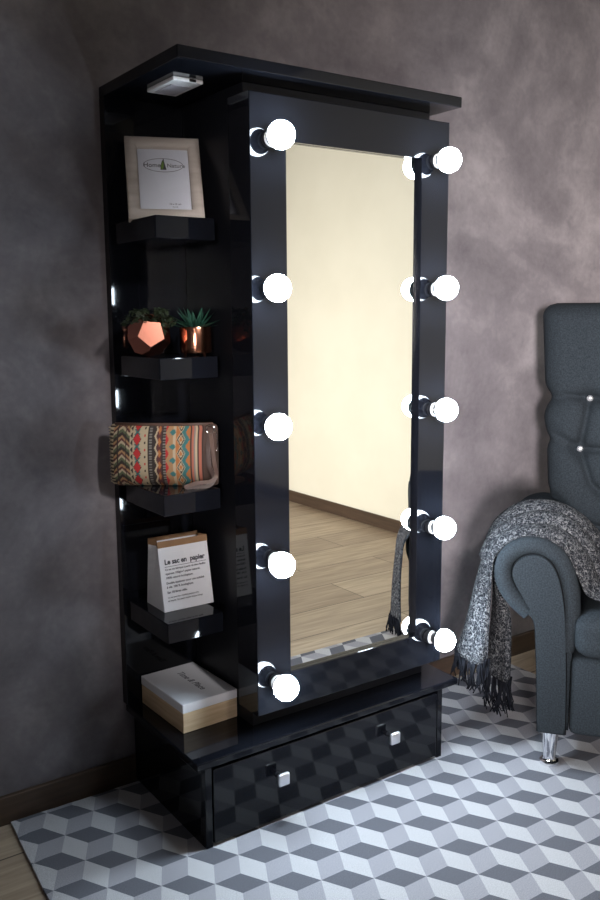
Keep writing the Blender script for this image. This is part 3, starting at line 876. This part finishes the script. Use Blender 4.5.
def loft(ST, nu, nv, ripple, thick):
    rows = [catmull(s, nv) for s in ST]; cols = list(zip(*rows))
    fine = [catmull(c, nu) for c in cols]                      # fine[v][s]
    bm = bmesh.new(); V = []
    for iv, c in enumerate(fine):
        V.append([bm.verts.new(p) for p in c])
    for a in range(len(V)-1):
        for b in range(len(V[0])-1): bm.faces.new((V[a][b], V[a+1][b], V[a+1][b+1], V[a][b+1]))
    bm.normal_update()
    if sum(f.normal.z for f in bm.faces) < 0:
        bmesh.ops.reverse_faces(bm, faces=bm.faces[:])
    bm.normal_update()
    nrm = {v: v.normal.copy() for r in V for v in r}
    nvv, nss = len(V)-1, len(V[0])-1
    for iv, r in enumerate(V):
        for s, v in enumerate(r): v.co += nrm[v]*ripple(iv/nvv, s/nss)
    bm.normal_update()
    out = [[v.co.copy() for v in r] for r in V]
    # thickness: second skin below, joined round the rim
    low = {v: bm.verts.new(v.co - v.normal*thick) for r in V for v in r}
    for f in [f for f in bm.faces]: bm.faces.new([low[v] for v in reversed(f.verts)])
    per = [V[0][s] for s in range(nss)] + [V[a][nss] for a in range(nvv)] + [V[nvv][s] for s in range(nss, 0, -1)] + [V[a][0] for a in range(nvv, 0, -1)]
    for k in range(len(per)):
        a, b = per[k], per[(k+1) % len(per)]
        bm.faces.new((b, a, low[a], low[b]))
    return bm, out
def rip(v, s):
    w = math.sin(PI*min(max((s-.05)/.4, 0), 1)) if s < .45 else 1.
    q = abs(math.sin(PI*(3.0*v+.12*math.sin(6*s)) + .08))
    g = .45 if s < .25 else 1.
    g *= 1-.75*min(max((s-.80)/.15, 0), 1)
    return (.022*q**.4 + .030*v - .014)*g*min(1, v*9) + .003*math.sin(19*s+7*v)
bm, grid = loft(ST, 6, 18, rip, .007)
tb = obj('throw_cloth', bm, M['throw'], th, smooth=True)
# the lower end of the same throw, hanging behind under the arm roll
SB = [[(-.118, .070, .205), (-.134, .050, .195), (-.158, .075, .195), (-.190, .110, .205)],
      [(-.120, .074, .30), (-.136, .056, .30), (-.158, .080, .30), (-.188, .112, .30)],
      [(-.128, .082, .40), (-.142, .066, .40), (-.160, .086, .40), (-.184, .116, .40)],
      [(-.166, .092, .48), (-.168, .090, .48), (-.174, .100, .48), (-.182, .118, .48)],
      [(-.174, .095, .55), (-.175, .098, .55), (-.177, .106, .55), (-.180, .120, .55)]]
bm, gridb = loft(SB, 5, 8, lambda v, s: .004*math.sin(9*v+4*s), .008)
tb2 = obj('throw_tail', bm, M['throw'], th, smooth=True)
# the far end of the throw, crossing the seat and falling over its front
SC = [[(.30, .20, .506), (.37, .19, .512), (.45, .19, .508), (.54, .20, .500)],
      [(.33, .08, .516), (.39, .08, .522), (.46, .08, .516), (.55, .08, .506)],
      [(.35, -.03, .505), (.41, -.03, .512), (.48, -.03, .506), (.56, -.03, .496)],
      [(.36, -.092, .460), (.42, -.10, .470), (.49, -.10, .465), (.57, -.095, .455)],
      [(.37, -.108, .36), (.43, -.118, .36), (.50, -.116, .36), (.58, -.108, .36)],
      [(.37, -.112, .25), (.43, -.128, .25), (.50, -.124, .25), (.58, -.115, .25)],
      [(.37, -.112, .15), (.43, -.130, .15), (.50, -.126, .15), (.58, -.116, .15)]]
bm, gridc = loft(SC, 5, 8, lambda v, s: .006*math.sin(11*v+3*s), .008)
tb3 = obj('throw_end', bm, M['throw'], th, smooth=True)
def fringe(edge, n, ln, seed):
    bm = bmesh.new(); r = random.Random(seed)
    for i in range(n):
        dn = Vector((r.uniform(-.16, .16), r.uniform(-.16, .16), -1))
        t = i/(n-1)*(len(edge)-1.001); k = int(t); p = edge[k].lerp(edge[k+1], t-k)
        for m_ in range(7):
            l = ln*r.uniform(.75, 1.1); d = dn + Vector((r.uniform(-.05, .05), r.uniform(-.05, .05), 0))
            q = p + Vector((r.uniform(-.004, .004), r.uniform(-.004, .004), .004))
            pts = [q, q+d*l*.35+Vector((r.uniform(-.004, .004), 0, 0)), q+d*l*.7+Vector((r.uniform(-.008, .008), r.uniform(-.006, .006), 0)), q+d*l+Vector((r.uniform(-.012, .012), r.uniform(-.01, .01), 0))]
            tube(bm, pts, .0030, .0018, 5)
    return bm
obj('fringe', fringe([c[0] for c in grid], 15, .080, 4), M['fringe'], tb, smooth=True)
obj('fringe', fringe([c[0] for c in gridb], 8, .100, 9), M['fringe'], tb2, smooth=True)
obj('fringe', fringe([c[-1] for c in gridc], 12, .07, 5), M['fringe'], tb3, smooth=True)

# ------------------------------------------------------------------ lights
def area(name, loc, aim, sx, sy, power, color, spread=PI):
    l = bpy.data.lights.new(name, 'AREA'); l.shape = 'RECTANGLE'; l.size = sx; l.size_y = sy
    l.energy = power; l.color = color; l.spread = spread
    o = bpy.data.objects.new(name, l); COL.objects.link(o)
    o.location = loc
    o.rotation_euler = (Vector(aim)-Vector(loc)).to_track_quat('-Z', 'Y').to_euler()
    return o
area('window_daylight', (RX0-.45, -2.8, 1.75), (2.59, -3.0, .7), 1.3, 1.3, 54, (1., .955, .86), math.radians(66))
def spot(name, loc, aim, power, color, size, blend, rad):
    l = bpy.data.lights.new(name, 'SPOT'); l.energy = power; l.color = color; l.spot_size = math.radians(size); l.spot_blend = blend
    l.shadow_soft_size = rad
    o = bpy.data.objects.new(name, l); COL.objects.link(o); o.location = loc
    o.rotation_euler = (Vector(aim)-Vector(loc)).to_track_quat('-Z', 'Y').to_euler()
area('added_wall_fill', (RX0-.42, -4.98, 1.38), (1.80, 0, 1.1), .7, .8, 22, (1., .93, .92), math.radians(27))  # added fill through the made-up window, brightens the right of the back wall
spot('added_fill_spot', (.12, -3.3, 2.6), (.78, -.2, .95), 640, (1., .96, .95), 27, 1., .10)  # added spot without a fixture, brightens the shelves and the rug
wd = bpy.data.worlds.new('World'); scn.world = wd; wd.use_nodes = True
wd.node_tree.nodes['Background'].inputs[0].default_value = (.55, .6, .7, 1)
wd.node_tree.nodes['Background'].inputs[1].default_value = .06

# ------------------------------------------------------------------ camera
cam = bpy.data.cameras.new('camera'); co = bpy.data.objects.new('camera', cam); COL.objects.link(co)
F, CX, CY, CZ, YAW, PITCH, ROLL = 872.6188, -.7122, -2.0983, 1.2526, .6084, -.1538, -.0073
fw = Vector((math.sin(YAW)*math.cos(PITCH), math.cos(YAW)*math.cos(PITCH), math.sin(PITCH)))
rt = fw.cross(Vector((0, 0, 1))).normalized(); up = rt.cross(fw)
r2 = rt*math.cos(ROLL) + up*math.sin(ROLL); u2 = -rt*math.sin(ROLL) + up*math.cos(ROLL)
m3 = Matrix((r2, u2, -fw)).transposed()
co.matrix_world = Matrix.Translation((CX, CY, CZ)) @ m3.to_4x4()
cam.sensor_fit = 'HORIZONTAL'; cam.sensor_width = 36.; cam.lens = F*36./600.
cam.clip_start = .02
scn.camera = co

vs = scn.view_settings
scn.display_settings.display_device = 'sRGB'
vs.view_transform = 'Standard'; vs.look = 'None'; vs.gamma = 1.; vs.exposure = 0.; vs.use_curve_mapping = False
scn.cycles.use_denoising = True
scn.cycles.max_bounces = 10
scn.cycles.sample_clamp_indirect = 6.
